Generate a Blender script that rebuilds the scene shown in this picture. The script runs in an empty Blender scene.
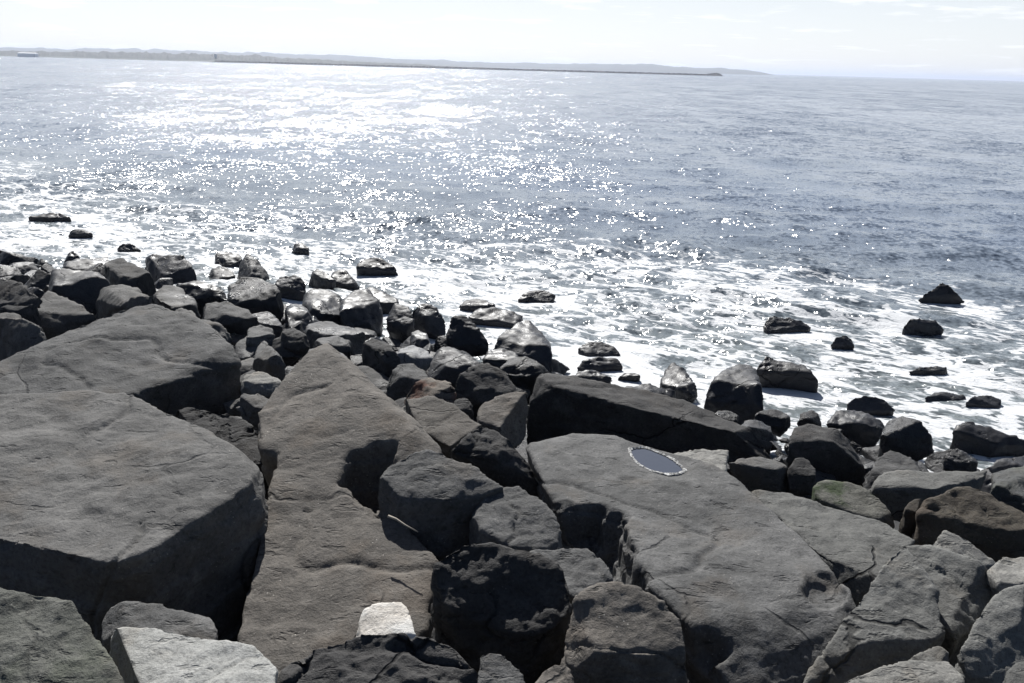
import bpy, bmesh, math, random
import numpy as np
from mathutils import Vector, Matrix

random.seed(7)
sc = bpy.context.scene
COL = sc.collection
R = math.radians

# ------------------------------------------------------------------ camera model
F, W0, H0 = 887.0, 1024.0, 683.0
PITCH, ROLL, CZ = R(17.2), R(1.56), 6.0
_fw = np.array((0, math.cos(PITCH), -math.sin(PITCH)))
_up = np.array((0, math.sin(PITCH), math.cos(PITCH)))
_rt = np.array((1.0, 0, 0))
_X = _rt * math.cos(ROLL) + _up * math.sin(ROLL)
_Y = -_rt * math.sin(ROLL) + _up * math.cos(ROLL)
C0 = np.array((0, 0, CZ))

cam_d = bpy.data.cameras.new('camera')
cam = bpy.data.objects.new('camera', cam_d)
COL.objects.link(cam)
cam_d.sensor_width = 36.0
cam_d.lens = 36.0 * F / W0
cam_d.clip_start = 0.05
cam_d.clip_end = 60000
M = Matrix.Identity(4)
for i in range(3):
    M[i][0], M[i][1], M[i][2], M[i][3] = _X[i], _Y[i], -_fw[i], C0[i]
cam.matrix_world = M
sc.camera = cam

def ray(px, py):
    u, v = (px - W0 / 2) / F, (H0 / 2 - py) / F
    return _X * u + _Y * v + _fw

def at_y(px, py, y):
    d = ray(px, py)
    return C0 + d * (y / d[1])

def at_plane(px, py, z0, g, o):
    """meet z = z0 + g.(xy - o)"""
    d = ray(px, py)
    k = z0 - g[0] * o[0] - g[1] * o[1]
    t = (k - CZ) / (d[2] - g[0] * d[0] - g[1] * d[1])
    return C0 + d * t

def at_z(px, py, z=0.0):
    return at_plane(px, py, z, (0, 0), (0, 0))

def proj(V):
    d = V - C0
    z = d @ _fw
    return W0 / 2 + F * (d @ _X) / z, H0 / 2 - F * (d @ _Y) / z

def carve(*jobs):
    def f(V):
        px, py = proj(V)
        q = V * np.array((6.0, 6.0, 2.0))
        px = px + 7 * fbm(q, 77, 3); py = py + 7 * fbm(q, 78, 3)
        N0 = V[:, 2].copy()
        for poly, depth, zmin, soft in jobs:
            n = len(poly); inside = np.zeros(len(V), bool); md = np.full(len(V), 1e9)
            for i in range(n):
                (x1, y1), (x2, y2) = poly[i], poly[(i + 1) % n]
                c = ((y1 > py) != (y2 > py)) & (px < (x2 - x1) * (py - y1) / (y2 - y1 + 1e-9) + x1)
                inside ^= c
                ex, ey = x2 - x1, y2 - y1
                t = np.clip(((px - x1) * ex + (py - y1) * ey) / (ex * ex + ey * ey), 0, 1)
                md = np.minimum(md, np.hypot(px - x1 - t * ex, py - y1 - t * ey))
            w = np.where(inside, np.clip(md / soft, 0, 1), 0)
            w = w * w * (3 - 2 * w) * np.clip((N0 - zmin) / 0.18, 0, 1)
            V[:, 2] -= depth * w
        return V
    return f

# the shoreline, a straight line on the sea plane, and the mean surface of the rock slope
_a, _b = at_z(100, 276), at_z(955, 468)
_t = (_b - _a)[:2]; _t /= np.linalg.norm(_t)
NS = np.array((-_t[1], _t[0]))            # points out to sea
if NS[1] < 0: NS = -NS
CS = float(NS @ _a[:2])
_in = CS - float(NS @ np.array((0, 4.5)))
SLOPE = 2.75 / _in

def S(x, y):
    return 0.05 + SLOPE * (CS - (NS[0] * x + NS[1] * y))
SG = (-SLOPE * NS[0], -SLOPE * NS[1])

# ------------------------------------------------------------------ numpy noise
_G = np.array([(1,1,0),(-1,1,0),(1,-1,0),(-1,-1,0),(1,0,1),(-1,0,1),(1,0,-1),(-1,0,-1),
               (0,1,1),(0,-1,1),(0,1,-1),(0,-1,-1),(1,1,0),(-1,1,0),(0,-1,1),(0,-1,-1)], np.float32)

def perlin(P, seed=0):
    P = P.astype(np.float32)
    i = np.floor(P).astype(np.int64)
    f = P - i
    u = f * f * f * (f * (f * 6 - 15) + 10)
    out = 0
    for dx in (0, 1):
        wx = u[:, 0] if dx else 1 - u[:, 0]
        for dy in (0, 1):
            wy = u[:, 1] if dy else 1 - u[:, 1]
            for dz in (0, 1):
                wz = u[:, 2] if dz else 1 - u[:, 2]
                h = ((i[:, 0] + dx) * 374761393 + (i[:, 1] + dy) * 668265263 + (i[:, 2] + dz) * 1274126177 + seed * 974711) & 0xffffffff
                h = ((h ^ (h >> 13)) * 1103515245) & 0xffffffff
                h = h ^ (h >> 16)
                g = _G[h & 15]
                out = out + wx * wy * wz * (g[:, 0] * (f[:, 0] - dx) + g[:, 1] * (f[:, 1] - dy) + g[:, 2] * (f[:, 2] - dz))
    return out

def fbm(P, seed=0, octv=4, gain=0.5):
    a, s, o = 1.0, 0, 0
    for k in range(octv):
        o = o + a * perlin(P * (2.0 ** k), seed + 17 * k)
        a *= gain
    return o

# ------------------------------------------------------------------ node helpers
class NT:
    def __init__(s, nt):
        s.nt = nt; nt.nodes.clear()
    def n(s, t, **kw):
        nd = s.nt.nodes.new(t)
        for k, v in kw.items(): setattr(nd, k, v)
        return nd
    def put(s, sock, v):
        if v is None: return
        if isinstance(v, bpy.types.NodeSocket): s.nt.links.new(v, sock)
        else: sock.default_value = v
    def m(s, op, a, b=None, c=None, clamp=False):
        nd = s.n('ShaderNodeMath', operation=op, use_clamp=clamp)
        for k, v in enumerate((a, b, c)): s.put(nd.inputs[k], v)
        return nd.outputs[0]
    def v(s, op, a, b=None, out=0):
        nd = s.n('ShaderNodeVectorMath', operation=op)
        s.put(nd.inputs[0], a)
        if op == 'SCALE': s.put(nd.inputs[3], b)
        else: s.put(nd.inputs[1], b)
        return nd.outputs['Value'] if op in ('DOT_PRODUCT', 'LENGTH', 'DISTANCE') else nd.outputs[0]
    def noise(s, vec, scale, detail=4, rough=0.55, lac=2.0, dist=0.0, col=False):
        nd = s.n('ShaderNodeTexNoise')
        s.put(nd.inputs['Vector'], vec); s.put(nd.inputs['Scale'], scale)
        nd.inputs['Detail'].default_value = detail; nd.inputs['Roughness'].default_value = rough
        nd.inputs['Lacunarity'].default_value = lac; nd.inputs['Distortion'].default_value = dist
        return nd.outputs['Color' if col else 'Fac']
    def voro(s, vec, scale, feature='DISTANCE_TO_EDGE', rnd=1.0):
        nd = s.n('ShaderNodeTexVoronoi', feature=feature)
        s.put(nd.inputs['Vector'], vec); s.put(nd.inputs['Scale'], scale); nd.inputs['Randomness'].default_value = rnd
        return nd.outputs['Distance']
    def ss(s, x, lo, hi, a=0.0, b=1.0):
        nd = s.n('ShaderNodeMapRange', interpolation_type='SMOOTHSTEP')
        s.put(nd.inputs[0], x); s.put(nd.inputs[1], lo); s.put(nd.inputs[2], hi); s.put(nd.inputs[3], a); s.put(nd.inputs[4], b)
        return nd.outputs[0]
    def lin(s, x, lo, hi, a=0.0, b=1.0):
        nd = s.n('ShaderNodeMapRange'); nd.clamp = True
        s.put(nd.inputs[0], x); s.put(nd.inputs[1], lo); s.put(nd.inputs[2], hi); s.put(nd.inputs[3], a); s.put(nd.inputs[4], b)
        return nd.outputs[0]
    def mix(s, f, a, b, blend='MIX'):
        nd = s.n('ShaderNodeMix', data_type='RGBA', blend_type=blend)
        s.put(nd.inputs[0], f)
        for k, v in ((6, a), (7, b)):
            if isinstance(v, tuple) and len(v) == 3: v = (*v, 1)
            s.put(nd.inputs[k], v)
        return nd.outputs[2]
    def bump(s, h, strength, dist, normal=None):
        nd = s.n('ShaderNodeBump')
        nd.inputs['Strength'].default_value = strength; nd.inputs['Distance'].default_value = dist
        s.put(nd.inputs['Height'], h); s.put(nd.inputs['Normal'], normal)
        return nd.outputs[0]
    def bsdf(s, col, rough, normal=None, **kw):
        nd = s.n('ShaderNodeBsdfPrincipled')
        if isinstance(col, tuple): col = (*col[:3], 1)
        s.put(nd.inputs['Base Color'], col); s.put(nd.inputs['Roughness'], rough); s.put(nd.inputs['Normal'], normal)
        for k, v in kw.items(): s.put(nd.inputs[k.replace('_', ' ')], v)
        return nd.outputs[0]
    def out(s, sh, vol=None):
        nd = s.n('ShaderNodeOutputMaterial')
        if sh is not None: s.nt.links.new(sh, nd.inputs['Surface'])
        if vol is not None: s.nt.links.new(vol, nd.inputs['Volume'])

def new_mat(name):
    m = bpy.data.materials.new(name); m.use_nodes = True
    return m, NT(m.node_tree)

# ------------------------------------------------------------------ materials
def rock_mat(name, base, dark, light, speck=(0.5, 0.47, 0.42), speck_amt=0.5, rust=None, moss=None, rough=0.82, grain=1.0, strata=0.6, wet=0.0, wet_top=1.35, crack=0.9):
    m, t = new_mat(name)
    tc = t.n('ShaderNodeTexCoord'); oi = t.n('ShaderNodeObjectInfo')
    off = t.v('SCALE', t.v('ADD', (1.3, 2.1, 0.7), (0, 0, 0)), t.m('MULTIPLY', oi.outputs['Random'], 40.0))
    P = t.v('ADD', tc.outputs['Object'], off)
    big = t.noise(P, 1.1, 5, 0.6)
    mid = t.noise(P, 5.0, 6, 0.68)
    fine = t.noise(P, 38.0, 5, 0.7)
    vfine = t.noise(P, 140.0, 3, 0.7)
    c = t.mix(t.ss(big, 0.33, 0.68), dark, base)
    c = t.mix(t.m('MULTIPLY', t.ss(mid, 0.45, 0.72), 0.65), c, light)
    c = t.mix(t.m('MULTIPLY', t.ss(fine, 0.52, 0.36), 0.55), c, tuple(x * 0.45 for x in dark))
    c = t.mix(t.m('MULTIPLY', t.ss(fine, 0.56, 0.72), 0.5), c, tuple(min(1, x * 1.35) for x in light))
    sp = t.ss(t.voro(P, 26.0, 'F1'), 0.16, 0.05)
    sp = t.m('MULTIPLY', t.m('MULTIPLY', sp, t.ss(t.noise(P, 3.0, 3), 0.5, 0.62)), speck_amt)
    c = t.mix(sp, c, speck)
    if rust:
        c = t.mix(t.m('MULTIPLY', t.ss(t.noise(P, 2.3, 4, 0.6), 0.45, 0.62), rust[1]), c, rust[0])
    if moss:
        g = t.noise(P, 2.2, 5, 0.65)
        c = t.mix(t.m('MULTIPLY', t.ss(g, 0.48, 0.6), moss[1]), c, moss[0])
    c = t.mix(t.m('MULTIPLY', t.ss(t.noise(P, 1.9, 5, 0.62), 0.54, 0.70), 0.35), c, tuple(min(1, x * 1.25) for x in light))
    c = t.mix(t.m('MULTIPLY', t.ss(t.noise(t.v('ADD', P, (7.0, 3.0, 1.0)), 1.5, 5, 0.6), 0.52, 0.68), 0.35), c, (base[0] * 0.92, base[1] * 0.76, base[2] * 0.60))
    cw = t.v('ADD', P, t.v('SCALE', t.noise(P, 2.2, 4, 0.55, col=True), 0.35))
    ck = t.m('MULTIPLY', t.ss(t.voro(cw, 0.55), 0.011, 0.002), t.ss(t.noise(P, 0.9, 2), 0.49, 0.55))
    c = t.mix(t.m('MULTIPLY', ck, crack), c, tuple(x * 0.2 for x in dark))
    # tone of its own for every rock
    tone = t.lin(oi.outputs['Random'], 0, 1, 0.74, 1.22)
    c = t.mix(1.0, c, t.v('SCALE', (1.0, 1.0, 1.0), tone), 'MULTIPLY')
    # strata lines
    ax = t.v('DOT_PRODUCT', P, (0.22, -0.3, 0.93))
    st = t.noise(t.v('ADD', t.v('SCALE', (0, 0, 1), t.m('MULTIPLY', ax, 9.0)), t.v('SCALE', P, 0.9)), 1.6, 4, 0.6)
    # wetness: below the splash line (a world height), a stain of the rock itself
    geo = t.n('ShaderNodeNewGeometry')
    z = t.n('ShaderNodeSeparateXYZ'); t.put(z.inputs[0], geo.outputs['Position'])
    wn = t.m('MULTIPLY_ADD', t.m('SUBTRACT', big, 0.5), 0.9, z.outputs['Z'])
    w = t.ss(wn, wet_top + 0.25, wet_top - 0.25)
    w = t.m('MAXIMUM', w, wet)
    c = t.mix(w, c, t.mix(1.0, c, (0.36, 0.37, 0.41), 'MULTIPLY'))
    rg = t.lin(fine, 0.3, 0.7, rough - 0.1, rough + 0.12)
    rw = t.lin(t.m('MULTIPLY_ADD', big, 0.5, t.m('MULTIPLY', mid, 0.5)), 0.38, 0.55, 0.20, 0.60)
    nd = t.n('ShaderNodeMix'); t.put(nd.inputs[0], w); t.put(nd.inputs[2], rg); t.put(nd.inputs[3], rw)
    scr = t.noise(t.v('MULTIPLY', P, (4.0, 9.0, 14.0)), 1.0, 4, 0.6, dist=0.3)
    gr = t.ss(scr, 0.40, 0.31)
    c = t.mix(t.m('MULTIPLY', gr, 0.55), c, tuple(x * 0.4 for x in dark))
    h = t.m('ADD', t.m('MULTIPLY', fine, 0.5 * grain), t.m('MULTIPLY', mid, 0.55))
    h = t.m('SUBTRACT', h, t.m('MULTIPLY', gr, 0.45))
    h = t.m('ADD', h, t.m('MULTIPLY', vfine, 0.12 * grain))
    h = t.m('ADD', h, t.m('MULTIPLY', st, strata * 0.35))
    h = t.m('SUBTRACT', h, t.m('MULTIPLY', ck, 1.2 * crack))
    pit = t.ss(t.voro(t.v('ADD', P, t.v('SCALE', t.noise(P, 6, 2, col=True), 0.25)), 7.0, 'F1'), 0.22, 0.0)
    h = t.m('SUBTRACT', h, t.m('MULTIPLY', pit, 0.22))
    nrm = t.bump(h, 0.75, 0.035)
    t.out(t.bsdf(c, nd.outputs[0], nrm, Specular_IOR_Level=0.30))
    return m

MATS = dict(
    dry=rock_mat('dry_grey_rock', (0.122, 0.119, 0.114), (0.085, 0.083, 0.08), (0.180, 0.175, 0.167), crack=0.2),
    brown=rock_mat('brown_grey_rock', (0.116, 0.104, 0.091), (0.082, 0.075, 0.067), (0.18, 0.165, 0.147), speck_amt=0.8, crack=0.4),
    mid=rock_mat('mid_grey_rock', (0.105, 0.104, 0.102), (0.062, 0.062, 0.061), (0.155, 0.153, 0.15), crack=0.4),
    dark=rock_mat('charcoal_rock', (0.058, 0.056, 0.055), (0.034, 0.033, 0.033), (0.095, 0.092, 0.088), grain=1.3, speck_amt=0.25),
    slate=rock_mat('slate_grey_rock', (0.135, 0.134, 0.126), (0.10, 0.100, 0.095), (0.19, 0.19, 0.178), strata=1.1),
    light=rock_mat('light_grey_rock', (0.21, 0.205, 0.19), (0.15, 0.147, 0.137), (0.28, 0.272, 0.25)),
    pale=rock_mat('pale_rock', (0.42, 0.42, 0.40), (0.33, 0.33, 0.31), (0.52, 0.52, 0.50), speck_amt=0.0),
    white=rock_mat('white_rock', (0.62, 0.62, 0.60), (0.50, 0.50, 0.48), (0.74, 0.74, 0.72), speck_amt=0.0, strata=0.9),
    wet=rock_mat('wet_dark_rock', (0.085, 0.085, 0.088), (0.052, 0.052, 0.055), (0.13, 0.13, 0.132), wet=0.75, speck_amt=0.1, grain=0.3),
    rust=rock_mat('rust_stained_rock', (0.15, 0.13, 0.11), (0.10, 0.086, 0.074), (0.2, 0.18, 0.15), rust=((0.13, 0.045, 0.025), 0.75)),
    moss=rock_mat('mossy_rock', (0.15, 0.148, 0.128), (0.10, 0.098, 0.085), (0.22, 0.215, 0.19), moss=((0.035, 0.058, 0.016), 0.85)),
    weed=rock_mat('weedy_brown_rock', (0.075, 0.064, 0.05), (0.045, 0.038, 0.03), (0.12, 0.105, 0.08), rust=((0.06, 0.042, 0.03), 0.5)),
    green=rock_mat('greenish_grey_rock', (0.105, 0.107, 0.094), (0.062, 0.064, 0.056), (0.15, 0.15, 0.135), grain=1.5, crack=0.3, moss=((0.06, 0.07, 0.045), 0.4)),
)

# ------------------------------------------------------------------ objects
def tag(o, label=None, cat=None, group=None, kind=None):
    if label: o['label'] = label
    if cat: o['category'] = cat
    if group: o['group'] = group
    if kind: o['kind'] = kind
    return o

def link_mesh(name, V, faces, mat, parent=None, origin=None, smooth=True):
    me = bpy.data.meshes.new(name)
    V = np.asarray(V, float)
    if origin is not None: V = V - np.asarray(origin)
    me.from_pydata(V.tolist(), [], faces)
    me.materials.append(mat)
    if smooth: me.polygons.foreach_set('use_smooth', [True] * len(me.polygons))
    o = bpy.data.objects.new(name, me)
    COL.objects.link(o)
    if origin is not None: o.location = origin
    if parent is not None:
        o.parent = parent
        o.matrix_parent_inverse = Matrix.Translation(-Vector(parent.location))
    return o

def remeshed(hulls, voxel, smooth_it, pre=None):
    bm = bmesh.new()
    for pts in hulls:
        vs = [bm.verts.new(p) for p in pts]
        r = bmesh.ops.convex_hull(bm, input=vs)
        gone = {e for e in r['geom_interior'] + r['geom_unused'] if isinstance(e, bmesh.types.BMVert)}
        bmesh.ops.delete(bm, geom=list(gone), context='VERTS')
    bmesh.ops.recalc_face_normals(bm, faces=bm.faces)
    me = bpy.data.meshes.new('tmp'); bm.to_mesh(me); bm.free()
    o = bpy.data.objects.new('tmp', me); COL.objects.link(o)
    md = o.modifiers.new('r', 'REMESH'); md.mode = 'VOXEL'; md.voxel_size = voxel
    sm = o.modifiers.new('s', 'SMOOTH'); sm.factor = 0.5; sm.iterations = smooth_it
    dg = bpy.context.evaluated_depsgraph_get()
    ev = o.evaluated_get(dg)
    res = bpy.data.meshes.new_from_object(ev)
    bpy.data.objects.remove(o); bpy.data.meshes.remove(me)
    if pre:
        n = len(res.vertices)
        V = np.empty(n * 3); res.vertices.foreach_get('co', V)
        V = pre(V.reshape(-1, 3))
        res.vertices.foreach_set('co', V.ravel()); res.update()
        o = bpy.data.objects.new('tmp', res); COL.objects.link(o)
        md = o.modifiers.new('r', 'REMESH'); md.mode = 'VOXEL'; md.voxel_size = voxel
        sm = o.modifiers.new('s', 'SMOOTH'); sm.factor = 0.5; sm.iterations = 3
        r2 = bpy.data.meshes.new_from_object(o.evaluated_get(bpy.context.evaluated_depsgraph_get()))
        bpy.data.objects.remove(o); bpy.data.meshes.remove(res)
        res = r2
    return res

_seed = [100]
def finish_rock(name, hulls, mat, rough=1.0, chips=5, strata=1.0, lump=1.0, voxel=None, post=None, rnd=None, facets=2, pre=None, flake=1.0):
    """hulls of world points -> one weathered stone mesh"""
    _seed[0] += 1
    sd = _seed[0]
    rs = np.random.RandomState(sd)
    allp = np.concatenate([np.asarray(h) for h in hulls])
    lo, hi = allp.min(0), allp.max(0)
    size = float(np.linalg.norm(hi - lo)) / 1.7
    dist = max(3.5, float(np.linalg.norm(allp.mean(0) - C0)) - size * 0.5)
    if voxel is None: voxel = max(dist * 0.0030, size / 130)
    voxel = min(voxel, size / 24)
    it = rnd if rnd is not None else int(min(4, max(1, (0.011 * size / voxel) ** 2 * 2)))
    me = remeshed(hulls, voxel, it, pre)
    n = len(me.vertices)
    V = np.empty(n * 3); me.vertices.foreach_get('co', V); V = V.reshape(-1, 3)
    N = np.empty(n * 3); me.vertex_normals.foreach_get('vector', N); N = N.reshape(-1, 3)
    for k in range(chips):
        d = rs.normal(size=3); d[2] = abs(d[2]) * 0.8; d /= np.linalg.norm(d)
        pr = V @ d
        h = pr.max() - min(0.035, size * rs.uniform(0.008, 0.04))
        V -= np.maximum(0, pr - h)[:, None] * d
    for k in range(facets):
        d = np.array((rs.uniform(-1, 1), -rs.uniform(0.3, 1), rs.uniform(-0.15, 1.0))); d /= np.linalg.norm(d)
        pr = V @ d
        h = pr.max() - size * rs.uniform(0.04, 0.13)
        V -= np.maximum(0, pr - h)[:, None] * d
    o3 = rs.uniform(-50, 50, 3)
    Q = V + o3
    wl = perlin(Q * 1.3 / size, sd)
    D = size * 0.024 * lump * fbm(Q * 2.4 / size, sd + 1, 4, 0.55)
    rg = 1 - np.abs(perlin(Q * 3.3 / size, sd + 2)) * 2
    D += size * 0.006 * rough * (rg - 0.5)
    D += 0.012 * min(1, size) * rough * fbm(Q * 5.0, sd + 3, 4, 0.55)
    if voxel < 0.05:
        D += 0.0035 * rough * fbm(Q * 22.0, sd + 4, 2, 0.6)
    fl = fbm(Q * np.array((1.5, 1.5, 2.2)) / max(0.4, size) ** 0.7, sd + 11, 5, 0.42) * 2.3
    st_ = np.floor(fl) + np.clip((fl - np.floor(fl) - 0.82) / 0.18, 0, 1)
    D += 0.009 * min(1.3, size) * rough * st_ * flake
    # bedding: small ledges on the broken sides
    b = rs.normal(size=3) * 0.25 + np.array((0, 0, 1)); b /= np.linalg.norm(b)
    ph = (Q @ b) / (0.11 * size) + 0.9 * fbm(Q * 1.8 / size, sd + 5, 3)
    saw = ph - np.floor(ph)
    side = 1 - np.abs(N @ b)
    D += size * 0.012 * strata * side * (saw - 0.5)
    # cracks
    cr = np.abs(perlin(Q * np.array((1.2, 1.2, 2.2)) * 1.1 / size, sd + 6) + 0.12 * perlin(Q * 6 / size, sd + 7))
    cm = (perlin(Q * 0.9 / size, sd + 8) > 0.02)
    D -= 0.022 * min(1.2, size) * rough * np.exp(-(cr / 0.02) ** 2) * cm
    V = V + N * D[:, None]
    if post: V = post(V)
    org = np.array(((lo[0] + hi[0]) / 2, (lo[1] + hi[1]) / 2, V[:, 2].min()))
    V -= org
    me.vertices.foreach_set('co', V.ravel()); me.update()
    me.polygons.foreach_set('use_smooth', np.ones(len(me.polygons), bool))
    me.materials.clear(); me.materials.append(MATS[mat]); me.name = name
    o = bpy.data.objects.new(name, me); COL.objects.link(o); o.location = org
    return o

def top_points(top, d, g, h=None):
    p0 = top[0]
    if d is not None: o = at_y(p0[0], p0[1], d)
    else:
        z0 = S(0, 0) + h
        o = at_plane(p0[0], p0[1], z0, SG, (0, 0))
    out = []
    for p in top:
        dz = p[2] if len(p) > 2 else 0.0
        out.append(at_plane(p[0], p[1], o[2] + dz, g, o[:2]))
    return out

def rock_hull(top, bot=(), d=None, h=0.3, g=(0, 0.1), dy=-0.04, thick=None):
    T = top_points(top, d, g, h)
    A = np.array(T)
    size = np.linalg.norm(A.max(0) - A.min(0))
    if thick is None: thick = 0.55 * size
    c = A.mean(0)
    pts = [tuple(p) for p in A]
    tx = np.array([p[0] for p in top], float)
    for p in bot:
        near = sorted(range(len(T)), key=lambda k: abs(tx[k] - p[0]))[:3]
        yf = min(A[k][1] for k in near)
        q = at_y(p[0], p[1], yf + (p[2] if len(p) > 2 else dy))
        pts.append(tuple(q))
    for p in A:
        q = p.copy(); q[:2] = c[:2] + (p[:2] - c[:2]) * 0.88; q[2] = p[2] - thick
        q[1] += 0.1 * thick
        pts.append(tuple(q))
    return pts

def rock(label, mat, top, bot=(), d=None, h=0.3, g=(0, 0.1), dy=-0.04, thick=None, more=(), cat='boulder', name='boulder', group='boulders of the breakwater shore', **kw):
    hulls = [rock_hull(top, bot, d, h, g, dy, thick)]
    for mr in more: hulls.append(rock_hull(**mr))
    o = finish_rock(name, hulls, mat, **kw)
    return tag(o, label, cat, group)

SEA_ROCKS = []
def sil(label, mat, pts, f=0.3, h=0.35, d=None, g=(0, 0.12), cat='boulder', name='boulder', group='boulders of the breakwater shore', sea=False, **kw):
    """a stone from its outline: upper points are the far edge of its top, a ridge nearer to us lies below them"""
    ys = [p[1] for p in pts]; xs = [p[0] for p in pts]
    y0, y1, xc = min(ys), max(ys), (min(xs) + max(xs)) / 2
    hg = y1 - y0
    upper = [p for p in pts if p[1] < y0 + 0.6 * hg]
    lower = [p for p in pts if p[1] >= y0 + 0.5 * hg]
    rs = random.Random(int(sum(xs) * 7 + sum(ys)))
    ridge = [(p[0] + (xc - p[0]) * rs.uniform(0.05, 0.25), p[1] + f * hg * rs.uniform(0.4, 1.4)) for p in upper]
    if len(ridge) > 3: ridge.pop(rs.randrange(1, len(ridge) - 1))
    if g == (0, 0.12): g = (rs.uniform(-0.2, 0.2), rs.uniform(0.3, 0.8) if sea else rs.uniform(0.05, 0.55) if mat == 'wet' else rs.uniform(0.0, 0.35))
    top = ridge + upper
    if d is None:
        q = at_plane(xc, y1, S(0, 0) + 0.12, SG, (0, 0))
        if sea or q[2] < -0.02: q = at_z(xc, y1, -0.02)
        d = q[1] + 0.03
    if sea: SEA_ROCKS.append((xc, y0, y1, d, max(xs) - min(xs)))
    kw.setdefault('facets', 1 if sea else 6); kw.setdefault('rough', 1.5); kw.setdefault('lump', 1.3)
    if sea: kw.setdefault('chips', 1)
    hull = rock_hull(top, lower, d, h, g, -0.05, kw.pop('thick', None) or None)
    if sea:
        hull = [(p[0], p[1], p[2]) for p in hull] + [(p[0], p[1] + 0.1, -0.5) for p in hull[::2]]
    o = finish_rock(name, [hull], mat, **kw)
    return tag(o, label, cat, group)

exec_rocks = True
# ============================================================ FOREGROUND ROCKS
rock('huge flat-topped grey boulder with black overhanging front at the left edge', 'dry',
     [(107,562),(85,543),(50,535),(20,523),(-70,522),(-70,404),(0,400),(66,395),(82,391),(127,394),(150,405),(200,422),(226,444),(252,480),(225,502),(190,513),(165,538),(140,556),
      (262,466,-.12),(268,490,-.28)],
     [(-70,640),(20,650),(93,655),(180,660),(236,650),(262,570),(268,515)], d=4.9, g=(-0.02,0.12), thick=1.0, chips=0, facets=0, lump=0.7, dy=-0.02)
rock('broad grey slab tilted up behind the flat-topped boulder, its right end black', 'mid',
     [(127,396),(66,418),(-70,440),(-70,388),(0,357),(45,341),(110,310),(150,300),(165,304),(200,319),(220,333),(233,345),(210,352),(195,359),(180,371),(150,382),(100,336,.05),(150,314,.05)],
     [(240,362),(241,398),(236,412),(200,420),(150,420)], d=9.6, g=(0,0.22), thick=1.0, chips=0, facets=0, lump=0.7, name='rock_slab', cat='slab')
_q = at_y(300, 710, 4.42)
PEAK_D = float(at_plane(281, 447, _q[2] - 0.01, (0, 0.27), _q)[1])
rock('tall brown slab rising to a sharp point, a dark hollow in its right side', 'brown',
     [(300,710),(360,690),(425,630),(438,559),(380,520),(338,487),(336,450),(300,430),(281,447),(268,490),(258,560),(232,655)],
     [(300,760),(430,690)], d=4.42, g=(0.0,0.27), thick=0.9, chips=0, facets=0, name='rock_slab', cat='slab',
     more=[dict(top=[(281,447),(336,478),(347,452),(370,437),(395,441),(442,462),(441,446),(405,412),(380,388),(350,362),(328,350,.07),(366,388,.11),(412,432,.09),(326,339),(300,358),(283,377),(254,412),(262,450)], bot=[(445,470),(400,455)], d=PEAK_D, g=(0.0,0.27), thick=0.85)],
     pre=carve(([(350,452),(368,443),(394,439),(402,452),(390,470),(384,500),(380,521),(356,503),(338,488),(342,470)], 0.5, 1.6, 12)), lump=0.45, rough=0.8)
rock('dark faceted rock wedged between flat-topped boulder and brown pointed slab', 'dark',
     [(268,478),(240,462),(210,430),(166,408),(185,403),(215,407),(245,417),(262,431),(283,452),(280,465)],
     [(265,495),(240,490)], d=6.9, g=(0.05,0.3), thick=0.7, chips=8, rough=1.3, facets=5)
rock('rough greenish grey boulder in the bottom left corner', 'green',
     [(-60,700),(-60,588),(0,587),(25,589),(60,594),(78,604),(88,620),(96,640),(106,662),(128,690),(100,740),(-60,740)],
     [], d=3.45, g=(0,0.3), thick=0.7, rough=1.4)
rock('small rounded grey rock just behind the pale flat stone', 'mid',
     [(216,641),(97,622),(98,611),(106,604),(128,600),(160,603),(190,611),(208,614),(216,628)], [(100,650),(216,660)], d=4.35, g=(0,0.15), thick=0.5)
rock('pale whitish flat stone at the bottom left, its right corner rough and grey', 'pale',
     [(145,625),(101,627),(108,645),(122,668),(140,730),(270,730),(279,665),(271,651),(256,643),(200,633)], [], d=4.12, g=(0,0.1), thick=0.35, chips=4, rough=0.7, cat='stone', name='stone')
rock('dark rough boulder at the bottom edge below the white block', 'dark',
     [(270,673),(295,657),(312,647),(345,637),(376,628),(392,636),(430,632),(455,640),(476,651),(484,682),(470,740),(270,740)], [], d=3.9, g=(0,0.45), thick=0.6, rough=1.9, chips=12)
rock('small rounded brown-grey rock at the right end of the bottom edge boulder', 'mid',
     [(478,653),(490,647),(505,653),(521,669),(533,695),(520,740),(476,740)], [], d=3.95, g=(0,0.4), thick=0.5)
rock('bright white block of stone standing on the brown pointed slab', 'white',
     [(352,636),(362,608),(379,601),(400,600),(408,606),(413,624),(410,640),(380,648)], [(418,640)], d=4.55, g=(0.05,0.35), thick=0.3, chips=2, rough=0.5, lump=0.5, cat='stone', name='stone', group=None)
rock('big charcoal lumpy boulder, bottom middle, black at its foot', 'dark',
     [(431,600),(430,573),(445,548),(462,543),(512,545),(535,549),(558,560),(574,577),(572,602),(548,622),(480,612)],
     [(431,622),(470,645),(535,682),(563,645)], d=4.75, g=(0,0.62), thick=0.8, rough=1.9, lump=1.6, facets=3)
rock('brown-grey boulder with cracked ledges, bottom, between charcoal boulder and pool slab', 'brown',
     [(569,640),(574,597),(594,583),(610,581),(637,586),(662,601),(685,625),(688,645),(650,655),(600,652)],
     [(562,655),(556,720),(690,720),(692,660)], d=4.35, g=(0.0,0.45), thick=0.7, chips=4, strata=2.2, facets=1, rough=1.3)
rock('lit grey rock cut by the bottom edge left of the cracked ledge boulder', 'brown',
     [(532,690),(540,672),(552,662),(562,656),(572,672),(575,700),(570,740),(525,740)], [], d=3.95, g=(0,0.4), thick=0.5)
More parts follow.
